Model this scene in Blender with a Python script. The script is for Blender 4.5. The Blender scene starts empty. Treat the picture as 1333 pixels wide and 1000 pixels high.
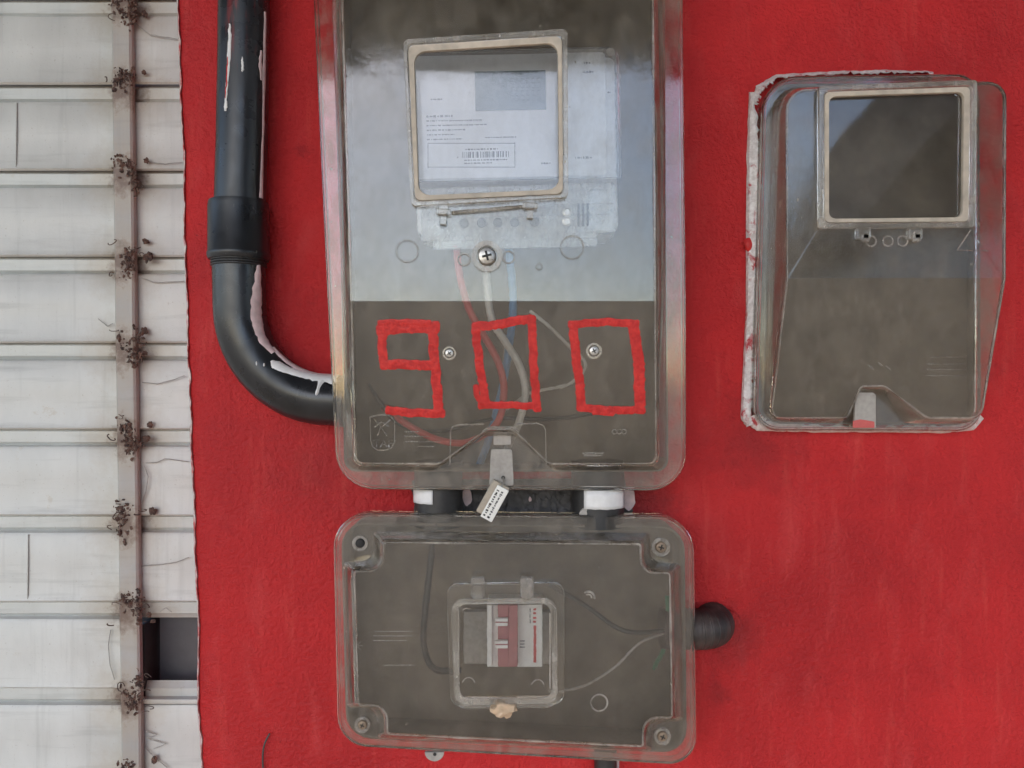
import bpy, bmesh, math, random
from mathutils import Vector, Matrix, noise
from mathutils.geometry import delaunay_2d_cdt

random.seed(7)
R = math.radians
C = bpy.context.scene.collection
S = bpy.context.scene

# ------------------------------------------------------------------ camera, world, sun, exposure
CAM_D, ZC, K = 0.604, 1.5, 0.0006        # metres from the wall, eye height, metres per photo pixel on the wall
cam = bpy.data.cameras.new('camera'); cam.sensor_width = 36; cam.lens = 36 * (CAM_D / K) / 1333
cam.clip_start = 0.01; cam.clip_end = 500
co = bpy.data.objects.new('camera', cam); C.objects.link(co)
co.location = (0, -CAM_D, ZC); co.rotation_euler = (R(90), 0, 0)
S.camera = co

SUN_EL, SUN_AZ = 38, -20                   # sun ahead of the wall and to its left
w = bpy.data.worlds.new('World'); S.world = w; w.use_nodes = True
wn = w.node_tree; bg = wn.nodes['Background']
sky = wn.nodes.new('ShaderNodeTexSky'); sky.sky_type = 'NISHITA'; sky.sun_disc = False
sky.sun_elevation = R(SUN_EL); sky.sun_rotation = R(180 - SUN_AZ); sky.air_density = 1.0; sky.dust_density = 1.2; sky.ozone_density = 2.0
wn.links.new(sky.outputs[0], bg.inputs[0]); bg.inputs[1].default_value = 0.15
sl = bpy.data.lights.new('sun', 'SUN'); sl.energy = 1.1; sl.angle = R(14); sl.color = (1, .95, .88)
so = bpy.data.objects.new('sun', sl); C.objects.link(so)
sdir = Vector((math.sin(R(SUN_AZ)) * math.cos(R(SUN_EL)), -math.cos(R(SUN_AZ)) * math.cos(R(SUN_EL)), math.sin(R(SUN_EL))))
so.rotation_euler = sdir.to_track_quat('Z', 'Y').to_euler(); so.location = (-3, -4, 6)
S.view_settings.view_transform = 'Standard'; S.view_settings.look = 'None'
S.view_settings.gamma = 1; S.view_settings.use_curve_mapping = False
S.view_settings.exposure = 1.43
S.cycles.use_denoising = True
S.cycles.max_bounces = 28; S.cycles.transmission_bounces = 24; S.cycles.glossy_bounces = 10
S.cycles.diffuse_bounces = 4; S.cycles.transparent_max_bounces = 24
S.cycles.sample_clamp_indirect = 6

# ------------------------------------------------------------------ helpers
def W(px, py, d=0.0):
    """the place in the world, d metres out from the wall, seen at photo pixel (px, py)"""
    s = K * (CAM_D - d) / CAM_D
    return Vector(((px - 666.5) * s, -d, ZC - (py - 500) * s))

def Wf(px, py, fd):
    """same on a front whose depth depends on height: fd(z)"""
    d = fd(ZC - (py - 500) * K)
    for _ in range(6):
        d = fd(W(px, py, d).z)
    return W(px, py, d)

ORG = {}
def tag(o, label=None, cat=None, group=None, kind=None):
    for k, v in (('label', label), ('category', cat), ('group', group), ('kind', kind)):
        if v: o[k] = v
    return o

def thing(name, label, cat, loc, group=None):
    o = bpy.data.objects.new(name, None); o.empty_display_size = .02; C.objects.link(o)
    o.location = loc; ORG[o] = Vector(loc)
    return tag(o, label, cat, group)

class MB:
    def __init__(s): s.bm = bmesh.new()
    def face(s, pts):
        return s.bm.faces.new([s.bm.verts.new(p) for p in pts])
    def strip(s, a, b, closed=True):
        va = [s.bm.verts.new(p) for p in a]; vb = [s.bm.verts.new(p) for p in b]
        n = len(va)
        for i in range(n if closed else n - 1):
            j = (i + 1) % n
            s.bm.faces.new((va[i], va[j], vb[j], vb[i]))
        return s
    def loft(s, rings, closed=True, caps=False):
        V = [[s.bm.verts.new(p) for p in r] for r in rings]
        n = len(V[0])
        for a, b in zip(V, V[1:]):
            for i in range(n if closed else n - 1):
                j = (i + 1) % n
                s.bm.faces.new((a[i], a[j], b[j], b[i])).smooth = True
        if caps:
            s.bm.faces.new(V[0][::-1]); s.bm.faces.new(V[-1])
        return s
    def prism(s, pts, off):
        """extrude a closed polygon of world points by the vector off"""
        return s.loft([[p for p in pts], [p + off for p in pts]], caps=True)
    def box(s, c, dx, dy, dz, rot=0.0):
        M = Matrix.Rotation(rot, 3, 'Y')
        def P(a, b, e): return Vector(c) + M @ Vector((a * dx / 2, b * dy / 2, e * dz / 2))
        return s.loft([[P(-1, b, -1), P(1, b, -1), P(1, b, 1), P(-1, b, 1)] for b in (1, -1)], caps=True)
    def tube(s, path, r, n=10, caps=True):
        path = [Vector(p) for p in path]; rings = []; u = None
        for i, p in enumerate(path):
            t = (path[min(i + 1, len(path) - 1)] - path[max(i - 1, 0)]).normalized()
            if u is None:
                u = t.cross(Vector((0, 1, 0)))
                if u.length < .1: u = t.cross(Vector((1, 0, 0)))
            u = (u - t * u.dot(t)).normalized(); v = t.cross(u)
            rr = r(i / (len(path) - 1)) if callable(r) else r
            rings.append([p + (u * math.cos(a) + v * math.sin(a)) * rr for a in (2 * math.pi * k / n for k in range(n))])
        return s.loft(rings, caps=caps)
    def lathe(s, c, prof, n=20, axis=Vector((0, -1, 0)), caps=True):
        """prof: (radius, height along axis) from the base outwards"""
        a = axis.normalized(); u = a.cross(Vector((0, 0, 1)));
        if u.length < .1: u = a.cross(Vector((1, 0, 0)))
        u.normalize(); v = a.cross(u)
        rings = [[Vector(c) + a * h + (u * math.cos(t) + v * math.sin(t)) * max(r, 1e-5) for t in (2 * math.pi * k / n for k in range(n))] for r, h in prof]
        return s.loft(rings, caps=caps)
    def blob(s, c, r, seed=0, sub=2, squash=(1, 1, 1), rough=.35, freq=1.2):
        t = bmesh.new(); bmesh.ops.create_icosphere(t, subdivisions=sub, radius=1)
        V = {}
        for v in t.verts:
            k = 1 + rough * noise.noise(v.co * freq + Vector((seed * 7.3, seed * 3.1, seed)))
            V[v.index] = s.bm.verts.new(Vector(c) + Vector((v.co[i] * squash[i] for i in range(3))) * r * k)
        for f in t.faces: s.bm.faces.new([V[v.index] for v in f.verts]).smooth = True
        t.free(); return s
    def fill(s, outer, holes, ypos, extra=()):
        """flat triangulation of an outline (x,z) with holes; ypos(x,z) gives the depth"""
        vs, es = [], []
        for lp in [outer] + list(holes):
            b = len(vs); vs += [Vector((p[0], p[1])) for p in lp]
            es += [(b + i, b + (i + 1) % len(lp)) for i in range(len(lp))]
        for a, b_ in extra:
            b = len(vs); vs += [Vector(a), Vector(b_)]; es.append((b, b + 1))
        r = delaunay_2d_cdt(vs, es, [], 0, 1e-7)
        V = [s.bm.verts.new((v.x, ypos(v.x, v.y), v.y)) for v in r[0]]
        def inside(p, lp):
            c = False
            for i in range(len(lp)):
                (x1, y1), (x2, y2) = lp[i], lp[i - 1]
                if (y1 > p[1]) != (y2 > p[1]) and p[0] < (x2 - x1) * (p[1] - y1) / (y2 - y1) + x1: c = not c
            return c
        for f in r[2]:
            m = sum((r[0][i] for i in f), Vector((0, 0))) / 3
            if inside(m, outer) and not any(inside(m, h) for h in holes):
                s.bm.faces.new([V[i] for i in f])     # stays flat-shaded
        return s
    def build(s, name, mat, parent=None, smooth=35, solid=None, bevel=None, weld=1e-5, mat2=None):
        bm = s.bm
        if weld: bmesh.ops.remove_doubles(bm, verts=bm.verts, dist=weld)
        bmesh.ops.recalc_face_normals(bm, faces=bm.faces)
        root = parent
        while root is not None and root not in ORG: root = root.parent
        if root is not None:
            o_ = ORG[root]
            for v in bm.verts: v.co -= o_
        me = bpy.data.meshes.new(name); me.materials.append(mat)
        if mat2: me.materials.append(mat2)
        bm.to_mesh(me); bm.free()
        flags = [p.use_smooth and smooth is not None for p in me.polygons]
        if smooth is not None: me.set_sharp_from_angle(angle=R(smooth))
        me.polygons.foreach_set('use_smooth', flags)                    # flat fills stay flat
        o = bpy.data.objects.new(name, me); C.objects.link(o)
        if parent is not None: o.parent = parent
        if bevel:
            m = o.modifiers.new('bevel', 'BEVEL'); m.width = bevel; m.segments = 2; m.limit_method = 'ANGLE'; m.angle_limit = R(40); m.harden_normals = True
        if solid:
            m = o.modifiers.new('solid', 'SOLIDIFY'); m.thickness = solid; m.offset = 0; m.use_even_offset = True
        return o

def rpoly(cs, rad, n=6):
    """polygon corners (px) with fillets -> point list"""
    out = []; N = len(cs)
    for i in range(N):
        p = Vector(cs[i]); a = Vector(cs[i - 1]) - p; b = Vector(cs[(i + 1) % N]) - p
        r = rad[i] if isinstance(rad, (list, tuple)) else rad
        t = min(r, a.length * .49, b.length * .49)
        if t <= 0: out.append(p); continue
        A = p + a.normalized() * t; B = p + b.normalized() * t
        for k in range(n + 1):
            q = k / n
            # a rational quadratic bends like an arc
            w_ = .707; den = (1 - q) ** 2 + 2 * w_ * q * (1 - q) + q * q
            out.append((A * (1 - q) ** 2 + p * 2 * w_ * q * (1 - q) + B * q * q) / den)
    return out

def dens(pts, step):
    out = []
    for i, p in enumerate(pts):
        q = pts[(i + 1) % len(pts)]; n = max(1, int((Vector(q) - Vector(p)).length / step))
        out += [Vector(p).lerp(Vector(q), k / n) for k in range(n)]
    return out

def xz(pts): return [(p.x, p.z) for p in pts]

# ------------------------------------------------------------------ materials
class NT:
    def __init__(s, name):
        s.m = bpy.data.materials.new(name); s.m.use_nodes = True; s.t = s.m.node_tree; s.t.nodes.clear()
        s.out = s.n('ShaderNodeOutputMaterial'); s.tc = s.n('ShaderNodeNewGeometry')
    def n(s, t, **kw):
        x = s.t.nodes.new(t)
        for k, v in kw.items(): setattr(x, k, v)
        return x
    def l(s, a, b): s.t.links.new(a, b)
    def val(s, sock, v):
        if hasattr(v, 'links') or isinstance(v, bpy.types.NodeSocket): s.l(v, sock)
        else: sock.default_value = v
    def pos(s, sc=(1, 1, 1)):
        m = s.n('ShaderNodeMapping'); m.inputs['Scale'].default_value = sc; s.l(s.tc.outputs['Position'], m.inputs['Vector']); return m.outputs[0]
    def noise(s, scale, sc=(1, 1, 1), detail=4, rough=.55, dist=0):
        x = s.n('ShaderNodeTexNoise'); s.l(s.pos(sc), x.inputs['Vector']); x.inputs['Scale'].default_value = scale
        x.inputs['Detail'].default_value = detail; x.inputs['Roughness'].default_value = rough; x.inputs['Distortion'].default_value = dist
        return x.outputs['Fac']
    def ramp(s, f, a, b, va=0.0, vb=1.0):
        x = s.n('ShaderNodeMapRange'); x.clamp = True; s.l(f, x.inputs[0])
        for i, v in enumerate((a, b, va, vb)): s.val(x.inputs[i + 1], v)
        return x.outputs[0]
    def math(s, op, a, b=0.0):
        x = s.n('ShaderNodeMath', operation=op); s.val(x.inputs[0], a); s.val(x.inputs[1], b); return x.outputs[0]
    def mix(s, f, a, b):
        x = s.n('ShaderNodeMix', data_type='RGBA'); s.val(x.inputs[0], f)
        for i, v in ((6, a), (7, b)):
            if isinstance(v, tuple): x.inputs[i].default_value = (*v, 1)
            else: s.l(v, x.inputs[i])
        return x.outputs[2]
    def bump(s, h, strength, dist, prev=None):
        x = s.n('ShaderNodeBump'); x.inputs['Strength'].default_value = strength; x.inputs['Distance'].default_value = dist
        s.l(h, x.inputs['Height'])
        if prev: s.l(prev, x.inputs['Normal'])
        return x.outputs[0]
    def pbr(s, col, rough=.5, metal=0.0, nor=None, spec=.5, **kw):
        x = s.n('ShaderNodeBsdfPrincipled')
        if isinstance(col, tuple): x.inputs['Base Color'].default_value = (*col, 1)
        else: s.l(col, x.inputs['Base Color'])
        s.val(x.inputs['Roughness'], rough); s.val(x.inputs['Metallic'], metal); x.inputs['Specular IOR Level'].default_value = spec
        if nor: s.l(nor, x.inputs['Normal'])
        for k, v in kw.items(): s.val(x.inputs[k.replace('_', ' ')], v)
        return x.outputs[0]
    def done(s, sh): s.l(sh, s.out.inputs[0]); return s.m

def plain(name, col, rough=.5, metal=0.0, var=.25, scale=300, bump=.2):
    t = NT(name); n = t.noise(scale, detail=5); n2 = t.noise(scale * .13, detail=3)
    f = t.math('ADD', t.math('MULTIPLY', n, .5), t.math('MULTIPLY', n2, .5))
    a = tuple(c * (1 - var) for c in col); b = tuple(min(1, c * (1 + var)) for c in col)
    return t.done(t.pbr(t.mix(t.ramp(f, .3, .7), a, b), t.ramp(n2, .3, .7, max(0, rough - .1), min(1, rough + .1)), metal, t.bump(n, bump, .0004)))

def clear(name, tint=(.93, .93, .92), rough=.05, dirt=.06, dcol=(.42, .37, .31), streak=.08, ior=1.55, scr=.3, warp=.0022):
    """hard clear plastic: refracting body, wiped and dusty skin"""
    t = NT(name)
    g = t.n('ShaderNodeBsdfGlass'); g.inputs['IOR'].default_value = ior; g.inputs['Color'].default_value = (*tint, 1)
    st = t.noise(70, (1.6, 1, .8), 5, .65); bl = t.noise(22, (1, 1, 1), 6, .6, .6); fi = t.noise(900, (1, 1, .3), 2)
    t.val(g.inputs['Roughness'], t.ramp(bl, .35, .7, rough * .5, rough * 1.8))
    t.l(t.bump(t.noise(9, (1, 1, .6), 2), .5, warp, t.bump(t.math('ADD', t.math('MULTIPLY', st, .22), t.math('ADD', t.math('MULTIPLY', bl, .8), t.math('MULTIPLY', fi, .15))), scr, .0004)), g.inputs['Normal'])
    d = t.n('ShaderNodeBsdfDiffuse'); d.inputs[0].default_value = (*dcol, 1)
    tr = t.n('ShaderNodeBsdfTranslucent'); tr.inputs[0].default_value = (*dcol, 1)
    dm = t.n('ShaderNodeMixShader'); dm.inputs[0].default_value = .4; t.l(d.outputs[0], dm.inputs[1]); t.l(tr.outputs[0], dm.inputs[2])
    spk = t.ramp(t.noise(420, detail=2), .69, .74, 0, .35)
    scrt = t.math('MULTIPLY', t.ramp(t.noise(900, (1, 1, .025), 2),   .72, .77, 0, .4), t.ramp(t.noise(30, detail=3), .5, .62))
    spk = t.math('ADD', spk, t.math('ADD', scrt, t.ramp(t.noise(170, detail=2), .755, .775, 0, 1.6)))
    f = t.math('ADD', t.ramp(t.math('ADD', t.math('MULTIPLY', bl, st), t.math('MULTIPLY', t.noise(110, (1.3, 1, .5), 5, .7), .14)), .25, .47, dirt * .3, dirt + streak), t.math('MULTIPLY', spk, min(1, dirt * 8)))
    mx = t.n('ShaderNodeMixShader'); t.l(f, mx.inputs[0]); t.l(g.outputs[0], mx.inputs[1]); t.l(dm.outputs[0], mx.inputs[2])
    return t.done(mx.outputs[0])

M = {}
# red wall: roller-painted rough plaster
t = NT('red_plaster')
big = t.noise(7, detail=5, rough=.6); mid = t.noise(38, (1, 1, .35), 5, .6, .4); fine = t.noise(260, detail=3, rough=.6); f2 = t.noise(620, detail=2)
col = t.mix(t.ramp(big, .3, .7), (.38, .013, .016), (.56, .024, .026))
col = t.mix(t.ramp(mid, .52, .75, 0, .45), col, (.55, .06, .06))
col = t.mix(t.ramp(t.noise(17, detail=6, rough=.7, dist=1), .62, .72, 0, .55), col, (.22, .009, .013))
col = t.mix(t.ramp(t.noise(230, detail=2), .72, .76, 0, .5), col, (.14, .01, .012))
col = t.mix(t.ramp(t.noise(90, (1, 1, .12), 5, .6), .56, .72, 0, .35), col, (.62, .075, .062))
col = t.mix(t.ramp(t.noise(5, detail=6, rough=.7, dist=1.5), .52, .66, 0, .28), col, (.29, .010, .015))
P_ = t.tc.outputs['Position']
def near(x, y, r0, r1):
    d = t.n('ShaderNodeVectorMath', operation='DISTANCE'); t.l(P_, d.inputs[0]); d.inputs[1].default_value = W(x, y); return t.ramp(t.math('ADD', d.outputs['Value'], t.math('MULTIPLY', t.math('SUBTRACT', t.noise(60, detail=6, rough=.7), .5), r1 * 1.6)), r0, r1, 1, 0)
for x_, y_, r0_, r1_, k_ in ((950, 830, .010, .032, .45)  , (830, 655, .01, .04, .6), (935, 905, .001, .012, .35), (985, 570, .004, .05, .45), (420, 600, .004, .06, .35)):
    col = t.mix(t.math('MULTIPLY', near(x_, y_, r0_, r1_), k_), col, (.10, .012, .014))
nb = t.bump(t.math('ADD', fine, t.math('MULTIPLY', mid, .6)), .65, .004); nb = t.bump(f2, .3, .001, nb)
M['red'] = t.done(t.pbr(col, t.ramp(big, .3, .7, .5, .7), 0, nb, .25))
t = NT('bare_plaster_edge'); M['plaster'] = t.done(t.pbr(t.mix(t.ramp(t.noise(90, detail=5), .4, .62), (.62, .56, .53), (.45, .06, .06)), .8, 0, t.bump(t.noise(200), .6, .003)))
M['cement'] = plain('dirty_cement', (.07, .065, .065), .85, 0, .7, 160, 1)
# shutter steel with rust creeping out of the welds
GD = -0.10                                   # the shutter stands 10 cm behind the wall face
PITCH = 112.5 * K * (CAM_D - GD) / CAM_D
post_x = W(165, 500, GD).x; band_z = W(165, 345, GD).z
def gate_mat(name, c0, c1, rough, rustr, metal=0.0):
    t = NT(name); sp = t.n('ShaderNodeSeparateXYZ'); t.l(t.tc.outputs['Position'], sp.inputs[0])
    dx = t.math('ABSOLUTE', t.math('SUBTRACT', sp.outputs[0], post_x))
    zz = t.math('ADD', t.math('SUBTRACT', sp.outputs[2], band_z), PITCH * 100.5)
    dz = t.math('ABSOLUTE', t.math('SUBTRACT', t.math('MODULO', zz, PITCH), PITCH * .5))
    d = t.math('SQRT', t.math('ADD', t.math('MULTIPLY', dx, dx), t.math('MULTIPLY', dz, dz)))
    n1 = t.noise(130, detail=6, rough=.7); n2 = t.noise(14, (1, 1, .5), 5, .6); n3 = t.noise(500, detail=3); n4 = t.noise(45, (.25, 1, 3), 4)
    rd = t.math('SUBTRACT', d, t.math('MULTIPLY', t.math('SUBTRACT', n1, .5), rustr * 2.2))
    col = t.mix(t.ramp(n2, .3, .7), c0, c1)
    col = t.mix(t.ramp(n4, .55, .8, 0, .5), col, tuple(x * .62 for x in c0))
    col = t.mix(t.ramp(t.noise(28, (3, 1, .14), 5, .65), .56, .74, 0, .35), col, tuple(x * .66 for x in c0))
    col = t.mix(t.ramp(n3, .66, .72, 0, .45), col, (.33, .29, .25))
    col = t.mix(t.ramp(t.noise(33, detail=6, rough=.75), .64, .70, 0, .55), col, (.48, .43, .36))
    col = t.mix(t.ramp(rd, rustr * 3.0, rustr * .5, 0, .75), col, (.40, .33, .25))
    col = t.mix(t.ramp(rd, rustr * 1.2, rustr * .3, 0, .85), col, (.14, .085, .065))
    nb = t.bump(n2, .25, .006); nb = t.bump(n3, .15, .0006, nb)
    return t.done(t.pbr(col, t.ramp(n2, .3, .7, rough - .08, rough + .1), metal, nb, .5))
M['slat'] = gate_mat('painted_steel_slat', (.50, .50, .48), (.64, .64, .615), .42, .015, .03)
M['rail'] = gate_mat('painted_steel_rail', (.46, .47, .45), (.60, .61, .59), .45, .018, .1)
M['post'] = gate_mat('galvanised_post', (.33, .33, .33), (.44, .44, .44), .5, .018, .03)
M['hole'] = plain('dark_sheet', (.11, .105, .11), .6, 0, .2, 60, .4)
t = NT('rust'); M['rust'] = t.done(t.pbr(t.mix(t.ramp(t.noise(260, detail=6), .35, .65), (.045, .03, .028), (.17, .095, .07)), .9, 0, t.bump(t.noise(600), .9, .002)))
M['rustwire'] = plain('rusty_wire', (.12, .085, .07), .8, .2, .5, 300, .6)
M['greywire'] = plain('grey_thin_wire', (.36, .35, .33), .6, .2, .3)
# conduit
t = NT('black_pvc')
sp = t.n('ShaderNodeSeparateXYZ'); t.l(t.tc.outputs['Position'], sp.inputs[0])
base = t.mix(t.ramp(t.noise(26, (1, 1, .3), 5, .6), .35, .7), (.010, .011, .013), (.028, .028, .031))
hi = t.ramp(sp.outputs[2], 1.70, 1.80)                   # old red paint rubbed on the upper length
red = t.math('MULTIPLY', t.ramp(t.noise(50, (2.2, 1, .25), 5, .7), .53, .62, 0, .75), hi)
base = t.mix(red, base, (.22, .02, .02))
base = t.mix(t.ramp(t.noise(150, (1, 1, .2), 5, .7), .66, .72, 0, .5), base, (.16, .15, .14))
M['pvc'] = t.done(t.pbr(base, t.ramp(t.noise(40, detail=5), .35, .7, .22, .42), 0, t.bump(t.noise(300, (1, 1, .2)), .12, .0006), .5))
M['pvc2'] = plain('dusty_black_pvc', (.03, .028, .028), .5, 0, .4)
t = NT('black_pvc_with_red_overspray'); sp = t.n('ShaderNodeSeparateXYZ'); t.l(t.tc.outputs['Position'], sp.inputs[0])
fx = t.math('ADD', sp.outputs[0], t.math('MULTIPLY', t.math('SUBTRACT', t.noise(120, detail=5, rough=.7), .5), .022))
cc = t.mix(t.ramp(t.noise(60, detail=5), .4, .7), (.022, .019, .019), (.075, .055, .05))
cc = t.mix(t.ramp(fx, W(958, 0, .015).x, W(975, 0, .015).x, 0, .9), cc, (.36, .03, .032))
M['pvc_painted'] = t.done(t.pbr(cc, .5, 0, t.bump(t.noise(250), .4, .001)))
M['white_paint'] = plain('white_paint', (.76, .74, .73), .45, 0, .12, 180, .5)
t = NT('smeared_edge_paint'); n_ = t.noise(110, (1, 1, .7), 6, .7, .5)
M['edge_paint'] = t.done(t.pbr(t.mix(t.ramp(n_, .56, .66), t.mix(t.ramp(t.noise(300, detail=4), .35, .65), (.60, .55, .54), (.82, .79, .78)), (.46, .05, .06)), .55, 0, t.bump(n_, .8, .002), .4))
M['pink_paint'] = plain('pinkish_old_paint', (.62, .46, .46), .6, 0, .35, 150, .6)
t = NT('red_brush_paint')
sa = t.noise(55, (1, 1, 1), 5, .7); sb_ = t.noise(420, (1, 1, .35), 3, .6); sc_ = t.noise(420, (.35, 1, 1), 3, .6)
br = t.noise(210, detail=5, rough=.65)
pb = t.pbr(t.mix(t.ramp(br, .40, .60), (.46, .013, .013), (.64, .030, .025)), .45, 0, t.bump(br, .7, .0015), .4)
tp = t.n('ShaderNodeBsdfTransparent'); tp.inputs[0].default_value = (.9, .35, .32, 1)
mx = t.n('ShaderNodeMixShader'); t.l(t.ramp(t.math('ADD', t.math('MULTIPLY', sa, .6), t.math('MULTIPLY', br, .4)),   .55, .66, 0, .42), mx.inputs[0]); t.l(pb, mx.inputs[1]); t.l(tp.outputs[0], mx.inputs[2])
M['digit'] = t.done(mx.outputs[0])
# boxes
M['base'] = plain('dark_grey_base', (.155, .128, .098), .65, 0, .5, 45, .15)
M['base2'] = plain('empty_box_base', (.145, .122, .094), .7, 0, .5, 40, .15)
M['cover'] = clear('dusty_clear_cover', (.97, .97, .96), rough=.05, dirt=.03, streak=.11, dcol=(.64, .56, .46), ior=1.6, scr=.4)
M['cover_small'] = clear('dull_clear_cover', (.97, .97, .96), rough=.05, dirt=.035, streak=.12, dcol=(.60, .52, .43), ior=1.6, scr=.4)
M['cover_breaker'] = clear('scuffed_clear_lid', (.97, .97, .96), rough=.04, dirt=.02, streak=.07, dcol=(.58, .47, .39), ior=1.6, scr=.4)
M['cover_edge'] = clear('dusty_clear_edge', (.97, .97, .96), rough=.06, dirt=.07, streak=.26, dcol=(.66, .57, .48), ior=1.6, scr=.2)
M['pane'] = clear('clear_pane', (.98, .98, .98), rough=.012, dirt=.01, streak=.04, ior=1.45, scr=.06, warp=.0004)
M['frame'] = clear('milky_frame', (.97, .96, .94), rough=.10, dirt=.26, dcol=(.84, .79, .72), streak=.2)
M['gasket'] = plain('yellowed_gasket', (.50, .43, .35), .6, 0, .35, 120, .3)
M['tab'] = plain('grey_plastic_tab', (.36, .33, .30), .6, 0, .25)
M['steel'] = plain('screw_steel', (.50, .48, .45), .35, .8, .4, 500, .4)
M['brass'] = plain('dull_screw', (.28, .21, .15), .55, .4, .4, 500, .4)
M['dark'] = plain('dark_slot', (.02, .018, .017), .7)
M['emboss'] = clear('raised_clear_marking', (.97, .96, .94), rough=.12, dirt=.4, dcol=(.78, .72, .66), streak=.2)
# meter
M['meter'] = plain('meter_shell', (.84, .85, .86), .45, 0, .06)
M['plate'] = plain('meter_plate', (.88, .89, .90), .4, 0, .04)
M['lcd'] = plain('lcd_glass', (.12, .165, .16), .3, 0, .08)
M['ink'] = plain('grey_print', (.07, .07, .08), .6, 0, .2)
M['lcdink'] = plain('lcd_segments', (.05, .07, .07), .5, 0, .1)
M['screw_grey'] = plain('grey_terminal_screw', (.16, .16, .16), .5, .3, .2)
M['term'] = clear('frosted_terminal_cover', (.97, .97, .96), rough=.15, dirt=.4, dcol=(.90, .89, .87), streak=.25)
M['door'] = clear('dusty_door_pane', (.97, .97, .96), rough=.04, dirt=.03, streak=.07, dcol=(.78, .66, .55))
M['mcover'] = clear('clear_meter_cover', (.99, .99, .99), rough=.03, dirt=.02, dcol=(.8, .8, .8), streak=.03, ior=1.4)
M['wire_red'] = plain('red_insulation', (.55, .10, .09), .45, 0, .15)
M['wire_white'] = plain('white_insulation', (.62, .59, .54), .45, 0, .15)
M['wire_blue'] = plain('blue_insulation', (.16, .32, .55), .45, 0, .15)
M['wire_dark'] = plain('dark_insulation', (.05, .05, .05), .5)
M['wire_green'] = plain('green_insulation', (.05, .20, .11), .5)
M['mauve'] = plain('faded_red_plastic', (.42, .15, .16), .5, 0, .15)
M['breaker'] = plain('breaker_white', (.86, .84, .82), .45, 0, .06)
M['redprint'] = plain('red_print', (.60, .09, .09), .5, 0, .15)
M['wax'] = plain('yellow_seal_wax', (.55, .40, .27), .5, 0, .35, 220, .8)
M['seal'] = plain('seal_white', (.80, .78, .74), .4, 0, .08)
M['seal_side'] = plain('seal_beige', (.40, .34, .27), .5, 0, .2)
M['ground'] = plain('packed_earth', (.36, .285, .20), .95, 0, .3, 8, .6)
M['house'] = plain('dark_house_wall', (.72, .71, .69), .9, 0, .1, 6, .4)
M['eave'] = plain('weathered_boards', (.05, .045, .042), .9, 0, .4, 20, .5)

# ------------------------------------------------------------------ setting: ground, roof overhang
g = MB(); g.face([(-90, -120, 0), (90, -120, 0), (90, 60, 0), (-90, 60, 0)])
tag(g.build('ground', M['ground'], None, None), 'packed brown earth in front of the wall', kind='structure')
ev = MB(); ev.box((.8, -1.45, 3.02), 9.0, 3.5, .10)
tag(ev.build('roof_overhang', M['eave'], None, None), 'dark boarded eave above the red wall', kind='structure')

# the house across the street, mirrored in the clear covers
hs = thing('neighbour_house', 'pale house with a dark steep gable across the street, mirrored in the small meter box', 'house', (7.0, -11, 0))
m = MB(); m.prism([Vector((3.90, -8, 0)), Vector((10.00, -8, 0)), Vector((10.00, -8, 3.2)), Vector((3.90, -8, 3.2))], Vector((0, -6, 0))); m.build('wall', M['house'], hs, None)
m = MB(); m.prism([Vector((3.80, -7.95, 3.2)), Vector((10.10, -7.95, 3.2)), Vector((6.90, -7.95, 6.7))], Vector((0, -6, 0))); m.build('gable', M['eave'], hs, None)
m = MB(); m.prism([Vector((3.60, -7.7, 3.0)), Vector((6.90, -7.7, 6.75)), Vector((10.30, -7.7, 3.0)), Vector((10.30, -7.7, 3.15)), Vector((6.90, -7.7, 6.92)), Vector((3.60, -7.7, 3.15))], Vector((0, -6.6, 0))); m.build('roof', M['eave'], hs, None)

# ------------------------------------------------------------------ the red wall
LEFT = lambda z: W(229, 0).x + (W(260, 1000).x - W(229, 0).x) * (W(0, 0).z - z) / (W(0, 0).z - W(0, 1000).z)
wall = thing('red_wall', 'bright red painted rough plaster wall that carries all the meter boxes', 'wall', (0.9, 0.05, 0))
zs = [0.0 + i * .25 for i in range(5)] + [1.15 + i * .0025 for i in range(int(.7 / .0025))] + [1.9, 2.1, 2.3, 2.6, 2.968]
def edge(z, k=0.0):
    return LEFT(z) + .0006 * noise.noise(Vector((z * 60, k, 0))) + .0005 * noise.noise(Vector((z * 190, k, 3))) + .002 * noise.noise(Vector((z * 14, 0, 9)))
mw = MB(); rings = []
for z in zs:
    e = edge(z); e2 = edge(z, 5) - .0005
    rings.append([Vector((e2, .18, z)), Vector((e2, .006, z)), Vector((e + .0012, .0015, z)), Vector((e + .004, 0, z)), Vector((e + .03, 0, z)), Vector((4.2, 0, z)), Vector((4.2, .18, z))])
mw.loft(rings, closed=False)
mw.build('wall_face', M['red'], wall)
# chipped pale plaster showing along the corner
me_ = MB(); rg = []
for i in range(260):
    z = W(0, -20).z - i * (W(0, -20).z - W(0, 1020).z) / 259
    wd = max(0.0001, .0004 + .0016 * noise.noise(Vector((z * 70, 8, 1))))
    e = edge(z) + .0003
    rg.append([Vector((e - .0006, .004, z)), Vector((e + .0006, .0008, z)), Vector((e + .0012 + wd, -.0004, z)), Vector((e + .0014 + wd, .0006, z))])
me_.loft(rg, closed=False); me_.build('plaster_edge', M['plaster'], wall, solid=.0006)
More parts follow.
